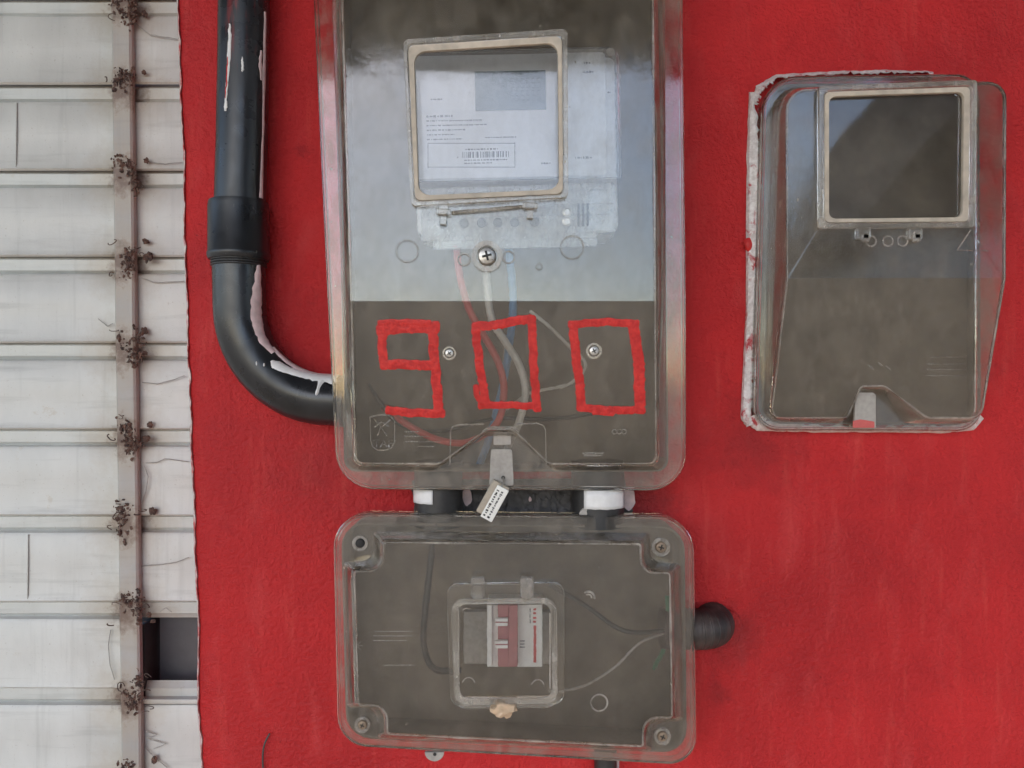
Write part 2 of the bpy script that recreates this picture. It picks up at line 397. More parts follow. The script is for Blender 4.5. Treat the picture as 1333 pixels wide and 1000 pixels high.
# bare dirty cement between the two boxes
pc = [(536, 625), (540, 664), (560, 690), (700, 700), (815, 690), (822, 664), (812, 622)]
cp = MB(); ring = [W(p.x + 3 * noise.noise(Vector((p.x * .1, p.y * .1, 0))), p.y, .0) for p in dens([Vector(p) for p in pc], 6)]
cp.prism([p + Vector((0, .001, 0)) for p in ring], Vector((0, -.0035, 0))); cp.build('bare_cement', M['cement'], wall)
fl = MB()
for i in range(150):
    x, y = random.uniform(603, 745), random.uniform(636, 668)
    fl.blob(W(x, y, .004), random.uniform(.0008, .0035), i, 1, (1, .5, 1.3))
fl.build('cement_crumbs', M['cement'], wall)['kind'] = 'stuff'
f3 = MB()
for i, (x, y, a, b) in enumerate([(608, 646, 6, 12), (818, 648, 8, 16), (690, 650, 2, 3)]):
    pts = [W(x + a * math.cos(q) * (1 + .4 * noise.noise(Vector((q, i, 0)))), y + b * math.sin(q) * (1 + .4 * noise.noise(Vector((q, i, 5)))), .0042) for q in (k * math.pi / 8 for k in range(16))]
    f3.prism(pts, Vector((0, -.0012, 0)))
f3.build('old_paint_flake', M['pink_paint'], wall)

# ------------------------------------------------------------------ the steel shutter
gate = thing('shutter_gate', 'off-white ribbed steel shutter with rusty welds left of the red wall', 'shutter gate', (post_x - .5, .12, 0))
GX0, GX1 = -1.6, W(300, 500, GD).x
def slat(z0, z1, x0, x1, k):
    m = MB(); n = max(2, int((x1 - x0) / .02)); rings = []
    for i in range(n + 1):
        x = x0 + (x1 - x0) * i / n
        def P(dep, z): return Vector((x, -GD + dep + .0007 * noise.noise(Vector((x * 9, z * 11, k))), z + .0006 * noise.noise(Vector((x * 6, 0, k * 3.3 + z)))))
        rings.append([P(.008, z0 + .0035), P(.0005, z0), P(-.0015, z0 + .0015), P(0, z0 + .006), P(.0006, (z0 + z1) / 2), P(0, z1 - .004), P(.0015, z1 - .0012), P(.008, z1 + .0005)])
    m.loft(rings, closed=False)
    return m.build('slat', M['slat'], gate, 30)
def rail(z0, z1, k, x1=GX1):
    m = MB(); rings = []
    for i in range(40):
        x = GX0 + (x1 - GX0) * i / 39
        def P(dep, z): return Vector((x, -GD + dep, z + .0004 * noise.noise(Vector((x * 8, k, z)))))
        rings.append([P(.0082, z0 - .002), P(.0062, z0 + .0015), P(.0045, z0 + .003), P(.0045, z1 - .002), P(.0062, z1), P(.0085, z1 + .004)])
    m.loft(rings, closed=False); m.build('rail', M['rail'], gate, 30)
bz = lambda py: W(0, py, GD).z
HALF = 10.5
k = 0
r0 = 345 - 112.5 * 9; rows = [345 + 112.3 * i for i in range(-17, 21)]
for i, yc in enumerate(rows):
    t0 = bz(yc + HALF); nxt = bz(yc + 112.3 - HALF)
    if nxt < 0.02: break
    if t0 > 2.96: continue
    hole = abs(yc - (345 + 112.3 * 4)) < 5
    slat(nxt, t0, GX0, W(172, 0, GD).x if hole else GX1, i)
    rail(t0, bz(yc - HALF), i)
# dark sheet behind the missing piece
hb = MB(); rings = []
for i in range(16):
    x = W(150, 0, GD).x + i * .008
    rings.append([Vector((x, -GD + .035 + .002 * noise.noise(Vector((x * 30, z * 30, 2))), z)) for z in (bz(960) + j * .012 for j in range(14))])
hb.loft(rings, closed=False); hb.build('back_sheet', M['hole'], gate)
hl = MB(); hl.box((W(182, 0, GD).x, -GD + .018, bz(864)), .006, .03, bz(815) - bz(912)); hl.build('cut_edge', M['dark'], gate)
lip = MB()
lip.box((W(222, 0, GD).x, -GD + .002, bz(912)), .075, .010, .0045); lip.build('bent_lip', M['rail'], gate, bevel=.001)
# upright flat bar in front of the slats
pp = MB()
xa, xb = W(150, 0, GD).x, W(164, 1000, GD).x
rings = []
for i in range(60):
    z = 2.96 - i * 2.96 / 59; q = (W(0, 0, GD).z - z) / (W(0, 0, GD).z - W(0, 1000, GD).z)
    xl = xa + (xb - xa) * q + .0007 * noise.noise(Vector((z * 12, 0, 0))); wd = .0178
    rings.append([Vector((xl, -GD - .002, z)), Vector((xl, -GD - .0075, z)), Vector((xl + .0018, -GD - .009, z)), Vector((xl + wd - .0018, -GD - .009, z)), Vector((xl + wd, -GD - .0075, z)), Vector((xl + wd, -GD - .002, z))])
pp.loft(rings, caps=True); pp.build('post', M['post'], gate)
# weld lumps with curled tie wire
def curl(c, r, turns, seed, wr=.0008):
    rr = random.Random(seed); pts = []; a0 = rr.uniform(0, 6); ax = rr.uniform(-.6, .6)
    for i in range(int(14 * turns)):
        a = a0 + i * 2 * math.pi / 14; q = r * (1 + .02 * i) * (1 + .2 * math.sin(a * 2.3 + seed))
        pts.append(Vector(c) + Vector((math.cos(a) * q, -.004 - .003 * math.sin(a * .7 + seed), math.sin(a) * q * (.6 + ax * .3) + i * .0004 * ax)))
    m = MB(); m.tube(pts, wr, 6); return m
for i, yc in enumerate(rows):
    if not -80 < yc < 1090: continue
    q = yc / 1000; cx = 164 + 9 * q
    c = W(cx, yc - 4, -(-GD) + .0105)
    m = MB(); r0 = random.Random(i * 77)
    cents = [(r0.uniform(-.008, .008), r0.uniform(-.012, .014)) for _ in range(4)]
    for j in range(r0.randint(110, 190)):
        rr = random.Random(i * 100 + j); u, v = rr.choice(cents)
        p = c + Vector((u + rr.gauss(0, .0030), rr.uniform(.000, .003), v + rr.gauss(0, .0044)))
        m.blob(p, rr.uniform(.0004, .0015), j + i, 1, (rr.uniform(.6, 1.6), .6, rr.uniform(.6, 1.9)), 1.4, 1.7)
    wl = m.build('weld', M['rust'], gate)
    for j in range(r0.randint(2, 6)):
        rr = random.Random(i * 31 + j)
        p = c + Vector((rr.choice((-1, 1)) * rr.uniform(.006, .016), rr.uniform(-.001, .003), rr.uniform(-.015, .018)))
        curl(p, rr.uniform(.0010, .0050), rr.uniform(.3, .9), i * 9 + j, rr.uniform(.0003, .0006)).build('tie_wire', M['rustwire'], wl)
    for j in range(r0.randint(0, 3)):
        rr = random.Random(i * 57 + j)
        p = c + Vector((.013 + rr.uniform(-.002, .004), .006, rr.uniform(-.026, .02)))
        b = MB(); b.blob(p, rr.uniform(.0015, .0034), j + i * 3, 3, (1, .5, rr.uniform(.8, 1.4)), .9, 1.6); b.build('weld_drop', M['rust'], wl)
# thin wires lying over the slats
for pts in ([(185, 498), (205, 500), (225, 495), (240, 489)], [(190, 603), (205, 602), (215, 597), (245, 601)], [(182, 737), (212, 735), (230, 732), (246, 726)],
            [(184, 362), (200, 368), (220, 367), (240, 366)], [(144, 820), (141, 840), (143, 865), (149, 885)], [(186, 950), (204, 957), (190, 962), (216, 968), (200, 975)],
            [(184, 968), (200, 985), (222, 1003)], [(188, 606), (193, 620), (190, 640), (184, 655)], [(176, 30), (195, 45), (225, 50), (248, 52)],
            [(190, 210), (215, 214), (245, 210)], [(128, 415), (140, 425), (147, 421)], [(208, 797), (216, 791), (224, 797)]):
    P = [W(x, y, GD + .0025) for x, y in pts]; path = []
    for a in range(len(P) - 1):
        for q in range(5):
            v = P[a].lerp(P[a + 1], q / 5); path.append(v + Vector((0, 0, .0006 * noise.noise(v * 180))))
    path.append(P[-1])
    m = MB(); m.tube(path, .00042, 5); m.build('thin_wire', M['greywire'], gate)
# sheet joints
for x, ys in ((37, [3]), (22, [-2])):
    for r_ in ys:
        y0 = 345 + 112.3 * r_
        m = MB(); m.box((W(x, 0, GD).x, -GD - .0004, (bz(y0 + 14) + bz(y0 + 100)) / 2), .0007, .0012, bz(y0 + 14) - bz(y0 + 100), .01); m.build('sheet_joint', M['greywire'], gate)

# ------------------------------------------------------------------ black conduit with elbow
PR, PDP = .0192, .0212
pipe = thing('conduit_pipe', 'thick black plastic conduit running down the red wall and elbowing into the large meter box', 'conduit', W(312, 340, 0))
def pc_(x, y): return W(x, y, PDP)
m = MB(); m.tube([W(318, -260, PDP), W(318, -60, PDP), W(317, 60, PDP), W(315, 180, PDP), W(312, 282, PDP)], PR * .97, 48); m.build('pipe', M['pvc'], pipe)
cx0 = 311
m = MB(); a = W(cx0, 338, PDP); h0 = W(cx0, 264, PDP).z - a.z
m.lathe(a, [(PR * 1.02, -.001), (PR * 1.13, -.0006), (PR * 1.19, .002), (PR * 1.19, .0045), (PR * 1.16, .0055), (PR * 1.16, h0 - .004), (PR * 1.13, h0), (PR * .99, h0)], 48, Vector((0, 0, 1)))
cpl = m.build('coupling', M['pvc'], pipe)
m = MB()
for j in range(3): m.lathe(W(cx0, 340 + j * 3.2, PDP), [(PR, -.0009), (PR * 1.06, -.0003), (PR * 1.06, .0003), (PR, .0009)], 40, Vector((0, 0, 1)))
m.build('thread', M['pvc2'], pipe)
EL = [(cx0, 330), (cx0, 350), (cx0 + .5, 375), (cx0 + 1, 398)]
BC, BR_ = (cx0 + 1 + 118, 398), (118, 123)
for j in range(1, 21):
    a_ = math.pi - j / 20 * math.pi / 2
    EL.append((BC[0] + BR_[0] * math.cos(a_), BC[1] + BR_[1] * math.sin(a_)))
EL += [(440, 522), (452, 523)]
EP = [pc_(*p) for p in EL]
m = MB(); m.tube(EP, PR, 48); m.build('elbow', M['pvc'], pipe)
def on_pipe(path, r, s, th):
    """point on a tube: s runs along the path points, th turns from facing the viewer (0) to the right-hand or inner side (90)"""
    i = min(int(s), len(path) - 2); q = s - i
    p = path[i].lerp(path[i + 1], q)
    t0 = (path[min(i + 1, len(path) - 1)] - path[max(i - 1, 0)]).normalized(); t1 = (path[min(i + 2, len(path) - 1)] - path[i]).normalized()
    t_ = t0.lerp(t1, q).normalized()
    f = Vector((0, -1, 0)); side = f.cross(t_).normalized()
    if side.x < 0 and abs(t_.z) > .5: side = -side
    if abs(t_.z) <= .5 and side.z < 0: side = -side
    return p + (f * math.cos(th) + side * math.sin(th)) * r
def drip(path, r, line, h=.0008, seed=0, n=6):
    """a smear of paint: line = (s, angle in degrees, half width in degrees)"""
    m = MB(); rings = []; N = 6 * (len(line) - 1)
    for i in range(N + 1):
        q = i / 6; j = min(int(q), len(line) - 2); u = q - j
        s_, th, hw = (line[j][x] * (1 - u) + line[j + 1][x] * u for x in range(3))
        th += 2.2 * noise.noise(Vector((i * .4, seed, 0))); hw *= 1 + .35 * noise.noise(Vector((i * .5, seed, 7)))
        rings.append([on_pipe(path, r + h * (1 - abs(c_) ** 3) + .00005, s_, R(th + hw * c_)) for c_ in (-1, -.7, -.3, 0, .3, .7, 1)])
    m.loft(rings, closed=False); return m
UP = [W(318 - 6 * i / 28, i * 10, PDP) for i in range(29)]
sL = lambda py: py / 10
for line, mat, sd in (([(4.6, -12, 2), (6, -11, 4), (9, -12, 4.5), (12, -15, 3), (14.2, -17, 2.5), (15, -18, 5), (15.6, -18, 2)], 'white_paint', 1), ([(8.7, 18, 1), (9.4, 19, 3), (10.4, 19, 2.5), (10.6, 19, .6)], 'white_paint', 3),
                      ([(7.2, 62, 3), (9, 60, 6), (11, 64, 3)], 'pink_paint', 4), ([(2, 72, 4), (9, 74, 7), (18, 72, 5), (26, 73, 8)], 'pink_paint', 5)):
    drip(UP, PR * .97, line, .0006, sd).build('paint_drip', M[mat], pipe)
drip(UP, PR * .97, [(8.8, -13.5, .8), (10, -14, 1.8), (12.5, -16, 1.8), (14, -17.5, .8)], .001, 2).build('paint_drip', M['digit'], pipe)
for line, mat, sd in (([(.8, 66, 5), (2, 62, 12), (3, 58, 16), (6, 55, 14), (9, 52, 12), (12, 58, 8)], 'pink_paint', 11),
                      ([(13.0, 38, 3), (13.8, 40, 12), (15, 44, 12), (17, 52, 11), (19, 58, 12), (21, 60, 14), (24, 58, 16)], 'white_paint', 12),
                      ([(11, 66, 5), (15, 70, 9), (19, 74, 9), (24, 76, 9)], 'pink_paint', 15)):
    drip(EP, PR, line, .0009, sd).build('paint_drip', M[mat], pipe)
# a run of paint down the side of the elbow
m = MB(); rg = []
for j in range(10):
    th = 48 - j * 4.2; s_ = 22.1 - j * .03; hw = (.55, .5, .36, .3, .26, .22, .24, .28, .22, .05)[j]
    rg.append([on_pipe(EP, PR + .0011 * (1 - abs(c_) ** 2), s_ + hw * c_, R(th)) for c_ in (-1, -.5, 0, .5, 1)])
m.loft(rg, closed=False); m.build('paint_drip', M['white_paint'], pipe)
m = MB()
for s_, th in ((12.0, 10), (12.8, 20)):
    m.blob(on_pipe(EP, PR, s_, R(th)), .0013, s_, 1, (.5, .5, 1.3))
m.build('paint_drip', M['white_paint'], pipe)

# ------------------------------------------------------------------ generic moulded cover
def cover(mat, parent, outer, inner, front, d_rim, fd, holes=(), skirt=.006, thick=.0024, extra=(), name='cover'):
    """outer/inner/front: pixel loops; the front follows fd(z)"""
    m = MB()
    O = [W(p.x, p.y, d_rim) for p in outer]; I = [W(p.x, p.y, d_rim) for p in inner]
    F = [Wf(p.x, p.y, fd) for p in front]
    cO = sum(O, Vector()) / len(O)
    # rounded outer lip and skirt
    lip1 = [p + (p - cO).normalized() * .0012 + Vector((0, .0014, 0)) for p in O]; lip2 = [p + Vector((0, skirt, 0)) for p in lip1]
    m.loft([O, lip1, lip2])
    m.fill(xz(O), [xz(I)], lambda x, z: -d_rim)
    # side wall, slightly rounded into the front
    cF = sum(F, Vector()) / len(F)
    F0 = [f.lerp(i, .10) + Vector((0, 0, 0)) for f, i in zip(F, I)]
    F1 = [f + (cF - f).normalized() * .0009 for f in F]
    F1 = [Vector((p.x, -fd(p.z), p.z)) for p in F1]
    m.loft([I, F0, F1])
    for f in m.bm.faces: f.material_index = 1
    hl = [xz([Wf(p.x, p.y, fd) for p in h]) for h in holes]
    m.fill(xz(F1), hl, lambda x, z: -fd(z), extra)
    o = m.build(name, mat, parent, 13, solid=thick, mat2=M['cover_edge'])
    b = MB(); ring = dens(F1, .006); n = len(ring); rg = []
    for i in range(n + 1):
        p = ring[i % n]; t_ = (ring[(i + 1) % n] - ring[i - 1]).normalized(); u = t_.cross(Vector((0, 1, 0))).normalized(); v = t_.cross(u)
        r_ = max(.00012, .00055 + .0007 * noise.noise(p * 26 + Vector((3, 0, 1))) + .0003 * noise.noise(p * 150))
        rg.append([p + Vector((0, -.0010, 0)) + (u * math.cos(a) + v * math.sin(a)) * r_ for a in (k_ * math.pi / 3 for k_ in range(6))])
    b.loft(rg); b.build('edge_highlight', M['emboss'], o)  # pale uneven bead added to draw the bright highlight along the front edge
    return o

def tub(mat, parent, loop, d_top, name='base'):
    m = MB()
    a = [W(p.x, p.y, d_top) for p in loop]; b = [Vector((p.x, -.004, p.z)) for p in a]
    m.loft([a, b]); m.fill(xz(b), [], lambda x, z: -.004)
    return m.build(name, mat, parent, 28, solid=.002)

def frame(mat, parent, outer, inner, fd, h, name='window_frame'):
    """ring standing h proud of the front"""
    m = MB()
    a = [Wf(p.x, p.y, fd) + Vector((0, -.0016, 0)) for p in outer]; b = [Wf(p.x, p.y, fd) + Vector((0, -.0016, 0)) for p in inner]
    u = Vector((0, -h, 0))
    m.loft([b, a, [p + u for p in a], [p + u for p in b], b])
    return m.build(name, mat, parent, 30, bevel=.0006)

def slab(mat, parent, loop, fd, off, thick, name):
    m = MB(); m.prism([Wf(p.x, p.y, fd) + Vector((0, -off, 0)) for p in loop], Vector((0, -thick, 0)))
    return m.build(name, mat, parent, 30, bevel=min(.0005, thick * .3))

def screw(parent, px, py, d, r, mat='steel', name='screw', ring=None):
    c = W(px, py, d); m = MB()
    m.lathe(c, [(r, 0), (r, r * .28), (r * .85, r * .5), (r * .45, r * .62), (0, r * .64)], 20)
    s_ = m.build(name, M[mat], parent)
    x = MB(); a = random.uniform(0, 1.5)
    for q in (0, math.pi / 2): x.box(c + Vector((0, -r * .6, 0)), r * 1.05, r * .22 + (.0001 if q else 0), r * .24, a + q)
    x.build('slot', M['dark'], s_)
    if ring:
        y = MB(); y.lathe(c, [(r * 1.15, 0), (r * ring, 0), (r * ring, r * .35), (r * 1.15, r * .35), (r * 1.15, 0)], 24, caps=False); y.build('washer', M['emboss'], s_)
    return s_

def ringmark(m, c, r, w_=.0006, h=.0006, a0=0, a1=360):
    n = 20; full = a1 - a0 >= 360; A = [R(a0 + (a1 - a0) * i / n) for i in range(n + (0 if full else 1))]
    rg = [[c + Vector((math.cos(a) * q, y, math.sin(a) * q)) for q, y in ((r - w_, 0), (r - w_ * .5, -h), (r + w_ * .5, -h), (r + w_, 0))] for a in A]
    if full: rg.append(rg[0])
    m.loft(rg, closed=True); return m

def line3(m, pts, r=.0005): m.tube(pts, r, 5); return m

def text_mesh(body, size, extrude):
    cu = bpy.data.curves.new('t', 'FONT'); cu.body = body; cu.size = size; cu.extrude = extrude; cu.align_x = 'CENTER'; cu.resolution_u = 3
    o = bpy.data.objects.new('t', cu); C.objects.link(o)
    me = bpy.data.meshes.new_from_object(o.evaluated_get(bpy.context.evaluated_depsgraph_get()))
    bpy.data.objects.remove(o); bpy.data.curves.remove(cu)
    return me

# ------------------------------------------------------------------ large meter box
box = thing('meter_box', 'large clear-covered meter box marked with the red hand-painted number 900', 'meter box', W(655, 300, 0))
zcr = W(655, 392, .078).z; zbt = W(655, 604, .056).z
def fdA(z): return .078 if z >= zcr else .078 + (.056 - .078) * (zcr - z) / (zcr - zbt)
outer = rpoly([(408, -75), (885, -75), (889, 400), (890, 635), (442, 633), (430, 385)], [30, 30, 0, 46, 46, 0], 8)
notch_i = [(722, 611), (672, 566), (630, 566), (566, 611)]
inner = rpoly([(432, -55), (864, -55), (865, 400), (866, 611)] + notch_i + [(453, 611), (447, 390)], [14, 14, 0, 16, 6, 5, 5, 6, 16, 0], 5)
notch_f = [(715, 605), (668, 560), (634, 560), (572, 605)]
front = rpoly([(444, -35), (850, -35), (854, 392), (855, 604)] + notch_f + [(462, 604), (456, 392)], [10, 10, 0, 10, 6, 5, 5, 6, 10, 0], 5)
hole = rpoly([(538, 70), (726, 58), (728, 250), (543, 258)], 14, 5)
zc_ = zcr
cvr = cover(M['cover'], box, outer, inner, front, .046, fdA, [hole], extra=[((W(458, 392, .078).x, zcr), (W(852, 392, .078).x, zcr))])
tub(M['base'], box, rpoly([(440, -60), (862, -60), (868, 612), (450, 612)], 14, 5), .044)
# window
wo = rpoly([(526, 56), (738, 42), (739, 260), (536, 271)], 7, 4); wi = rpoly([(538, 70), (727, 58), (729, 250), (544, 258)], 14, 4)
g0 = rpoly([(531, 62), (732, 49.5), (733.5, 255.5), (540, 264.5)], 8, 4); g1 = rpoly([(540, 71.5), (725.5, 59.5), (727.5, 248.5), (546, 256.5)], 15, 4)
frame(M['frame'], box, wo, g0, fdA, .0042); frame(M['gasket'], box, rpoly([(532, 63), (731, 50.5), (732.5, 254.5), (541, 263.5)], 8, 4), g1, fdA, .0030, 'gasket')
slab(M['pane'], box, rpoly([(537, 69), (727, 57), (729, 250), (543, 259)], 13, 4), fdA, -.0006, .0014, 'window_pane')
for x, y in ((577, 272), (690, 264)):
    m = MB(); m.box(W(x, y, .0815), .0065, .004, .0095, .06); m.box(W(x, y + 13, .0805), .0045, .003, .0085, .06); m.box(W(x, y + 4, .0825), .010, .003, .004, .06); m.build('hinge', M['frame'], box, bevel=.0006)
m = MB(); m.tube([W(588, 277, .081), W(680, 269, .081)], .0012, 8); m.build('hinge_rod', M['frame'], box)
# the fixing screws
s_ = screw(box, 634, 334, .080, .0062, 'steel', 'cover_screw', 1.7)
screw(box, 585, 460, .0742, .0030, 'steel', 'cover_screw', 1.55); screw(box, 773, 457, .0745, .0034, 'steel', 'cover_screw', 1.6)
for x, y, r_ in ((604, 338, .0040), (662, 335, .0040), (530, 327, .0075), (745, 322, .0078), (702, 347, .002)):
    ringmark(MB(), W(x, y, .0792), r_).build('moulded_ring', M['emboss'], box)
# embossed outline, emblem, lines of lettering too worn to read
def E(x, y, h=.0013): return Wf(x, y, fdA) + Vector((0, -h, 0))
m = MB()
line3(m, [E(586, 605), E(587, 560), E(590, 555), E(598, 553), E(630, 552)], .0005); line3(m, [E(672, 552), E(700, 551), E(707, 554), E(710, 560), E(711, 604)], .0005)
line3(m, [E(628, 561), E(636, 556), E(668, 556), E(676, 561)], .0006)
m.build('moulded_outline', M['emboss'], box)
m = MB()
sh = [(482, 543), (494, 540), (508, 541), (514, 548), (514, 575), (510, 583), (502, 586), (492, 586), (485, 581), (483, 573)]
line3(m, [E(x, y) for x, y in sh + sh[:1]], .0004)
line3(m, [E(487, 545), (E(497, 556)), E(509, 546)], .0004); line3(m, [E(492, 567), E(496, 555), E(504, 567)], .0004); line3(m, [E(488, 556), E(497, 549), E(506, 555)], .0004)
em = m.build('emblem', M['emboss'], box)
me = text_mesh('TAF', .0080, .0004); o = bpy.data.objects.new('moulded_letters', me); C.objects.link(o); me.materials.append(M['emboss'])
tilt = math.atan2(.078 - .056, zcr - zbt)
p = E(499, 582, .0014) - ORG[box]; o.parent = em; o.location = p; o.rotation_euler = (R(90) - tilt, 0, 0)
m = MB()
for j, (y, x0, x1) in enumerate([(562, 527, 545), (568, 527, 560), (575, 528, 574), (581, 545, 565)]):
    x = x0
    while x < x1:
        w_ = random.uniform(1.2, 3.2); line3(m, [E(x, y), E(min(x + w_, x1), y)], .00045); x += w_ + random.uniform(.6, 1.6)
m.build('moulded_text', M['emboss'], box)
m = MB()
for x0, x1, y in ((758, 786, 590), (760, 784, 593)): line3(m, [E(x0, y), E(x1, y)], .0006)
for x in (800, 806, 812): ringmark(m, E(x, 562, .001), .0016, .0003, .0004)
m.build('moulded_text', M['emboss'], box)
# the painted number, brush strokes on the sloping lower front
nrm = Vector((0, -math.cos(tilt), -math.sin(tilt)))
def stroke(m, pts, th, lvl, seed):
    """ragged ribbon of paint"""
    L = []; n = 0
    P = [Vector((x, y)) for x, y in pts]; path = []
    for a, b in zip(P, P[1:]):
        q = max(2, int((b - a).length / 2.2)); path += [a.lerp(b, i / q) for i in range(q)]
    path.append(P[-1])
    up, dn = [], []
    for i, p in enumerate(path):
        d_ = (path[min(i + 1, len(path) - 1)] - path[max(i - 1, 0)]).normalized(); nn = Vector((-d_.y, d_.x))
        e = .55 if i in (0, len(path) - 1) else 1
        wob = 1.5 * noise.noise(Vector((i * .17, seed * 3.7, 2)))
        up.append(p + nn * (th / 2 * e * (1 + .26 * noise.noise(Vector((i * .55, seed, 0))) + .12 * noise.noise(Vector((i * 1.9, seed, 4)))) + wob)); dn.append(p - nn * (th / 2 * e * (1 + .26 * noise.noise(Vector((i * .55, seed, 9))) + .12 * noise.noise(Vector((i * 1.9, seed, 14)))) - wob))
    rows_ = []
    for a, b in zip(up, dn):
        rows_.append([Wf(a.lerp(b, q).x, a.lerp(b, q).y, fdA) + nrm * (.0013 + (lvl + hh) * .00006) for q, hh in ((0, 0), (.12, 2.0), (.35, 2.6), (.5, 1.9), (.68, 2.7), (.88, 2.0), (1, 0))])
    m.loft(rows_, closed=False)
digs = [[([(490, 430), (530, 425), (573, 426)], 19), ([(497, 424), (498, 450), (501, 481)], 14), ([(496, 474), (530, 474), (572, 476)], 15), ([(563, 422), (566, 470), (572, 542)], 15), ([(502, 533), (535, 537), (580, 538)], 13), ([(492, 420), (530, 419), (562, 419)], 9)],
        [([(614, 426), (650, 422), (694, 414)], 14), ([(692, 410), (694, 470), (699, 536)], 13), ([(622, 527), (660, 527), (703, 528)], 11), ([(619, 426), (625, 480), (633, 527)], 13), ([(619, 500), (621, 515), (630, 526)], 9)],
        [([(739, 423), (790, 419), (832, 421)], 12), ([(823, 418), (831, 470), (833, 530)], 17), ([(750, 529), (795, 534), (840, 533)], 12), ([(746, 420), (751, 475), (757, 528)], 14), ([(770, 534), (800, 536)], 12)]]
for di, dg in enumerate(digs):
    m = MB()
    for j, (pts, th) in enumerate(dg): stroke(m, pts, th * .85, j * 1.3, di * 11 + j)
    m.build('painted_digit', M['digit'], box)
# latch tab in the notch
m = MB(); lp = rpoly([(639, 584), (667, 584), (669, 632), (637, 632)], 3, 3); m.prism([W(p.x, p.y, .0475) for p in lp], Vector((0, -.003, 0))); m.box(W(654, 573, .047), .013, .004, .007); m.box(W(654, 566, .049), .007, .002, .002)
lt = m.build('latch_tab', M['tab'], box, bevel=.0006)
m = MB(); m.lathe(W(655, 622, .0506), [(.0014, 0), (.0014, .0002), (0, .0002)], 12); m.build('hole', M['dark'], lt)

# security seal hanging from the latch
sealc = W(642, 652, .056)
sl_ = thing('security_seal', 'small white printed security tag hanging tilted below the large meter box', 'seal', sealc)
A = R(-29)
def SP(x, z, y=0): return sealc + Matrix.Rotation(-A, 3, 'Y') @ Vector((x, y, z))
def quad(x0, x1, z0, z1, y): return [SP(x0, z0, y), SP(x1, z0, y), SP(x1, z1, y), SP(x0, z1, y)]
m = MB(); m.prism(quad(-.0072, .0062, -.0125, .0135, .0035), Vector((0, -.0035, 0))); m.build('tag_body', M['seal_side'], sl_, bevel=.001)
m = MB(); m.prism(quad(-.0028, .0064, -.0138, .0118, -.0004), Vector((0, -.0014, 0))); tf = m.build('tag_face', M['seal'], sl_, bevel=.0006)
m = MB()
for x in (-.0006, .0026):
    z = -.0115
    while z < .0095:
        h = random.uniform(.0006, .0016); m.box(SP(x + random.uniform(-.0002, .0002), z, -.00185), random.uniform(.0010, .0020), .0002, h, -A); z += h + random.uniform(.0004, .001)
m.build('printed_text', M['dark'], tf)
m = MB(); m.tube([W(655, 622, .0515), W(656, 628, .055), W(652, 634, .057), W(648, 638, .0555)], .0007, 6); m.build('seal_wire', M['steel'], sl_)

# ------------------------------------------------------------------ the electricity meter behind the window
mt = thing('electric_meter', 'white electronic electricity meter with grey display behind the framed window', 'electric meter', W(665, 310, .005))
rotm = R(1.2)
def MP(x, y, d):
    c = W(665, 190, d); p = W(x, y, d) - c
    return c + Matrix.Rotation(-rotm, 3, 'Y') @ p
def mslab(loop, d0, d1, name, mat, par, bev=.001):
    m = MB(); pts = [MP(p.x, p.y, d1) for p in loop]; m.prism([Vector((p.x, -d0, p.z)) for p in pts], Vector((0, -(d1 - d0), 0)))
    return m.build(name, M[mat], par, bevel=bev)
mslab(rpoly([(541, 78), (802, 78), (802, 305), (541, 305)], 8, 3), .006, .050, 'meter_body', 'meter', mt)
pl = mslab(rpoly([(538, 70), (790, 70), (790, 232), (538, 232)], 6, 3), .0503, .056, 'face_plate', 'plate', mt)
mslab(rpoly([(538, 239), (790, 239), (790, 250), (538, 250)], 3, 2), .0503, .054, 'seam_band', 'meter', mt)
lcd = mslab([Vector(p) for p in ((620, 93), (712, 93), (712, 144), (620, 144))], .0561, .0565, 'display', 'lcd', mt, None)
m = MB()
for q in range(6):
    for r_ in range(2):
        x = 668 + q * 7; y = 103 + r_ * 16
        for a in range(3): m.box(MP(x, y + a * 6, .0566), .0022, .0002, .0005)
        m.box(MP(x - 2, y + 3, .0566), .0005, .0003, .0026); m.box(MP(x + 2, y + 9, .0566), .0005, .0003, .0026)
m.build('segment', M['lcdink'], lcd)
m = MB()
def dash(x0, x1, y, h=.0009, d=.0563):
    x = x0
    while x < x1:
        w_ = random.uniform(1.0, 4.5); e_ = min(x + w_, x1); m.box(MP((x + e_) / 2, y, d), (e_ - x) * K * .9, .0002, h * random.uniform(.6, 1.1)); x = e_ + random.uniform(.7, 1.8)
for y, x0, x1, h in ((128, 562, 578, .001), (150, 556, 590, .0013), (156, 556, 630, .0009), (162, 556, 634, .0008), (168, 556, 606, .0009), (174, 556, 592, .0008), (180, 556, 602, .0008), (179, 632, 672, .0008), (194, 606, 648, .0010), (208, 604, 660, .0009), (212, 604, 640, .0008), (214, 704, 716, .001)):
    dash(x0, x1, y, h)
x = 602
while x < 662:
    w_ = random.choice((.7, 1.2, 1.9)); m.box(MP(x, 201, .0563), w_ * K * .9, .0002, .0042); x += w_ + random.choice((.8, 1.3, 2))
for a, b in (((557, 186), (670, 186)), ((557, 217), (670, 217))):
    m.box(MP((a[0] + b[0]) / 2, a[1], .0563), (b[0] - a[0]) * K * .91, .0002, .0004)
for x in (557, 670): m.box(MP(x, 201.5, .0563), .0004, .00025, 31 * K * .91)
for y, x0, x1 in ((85, 762, 770), (97, 760, 774), (208, 748, 770), (124, 792, 796)): dash(x0, x1, y, .0016)
m.build('printed_text', M['ink'], pl)
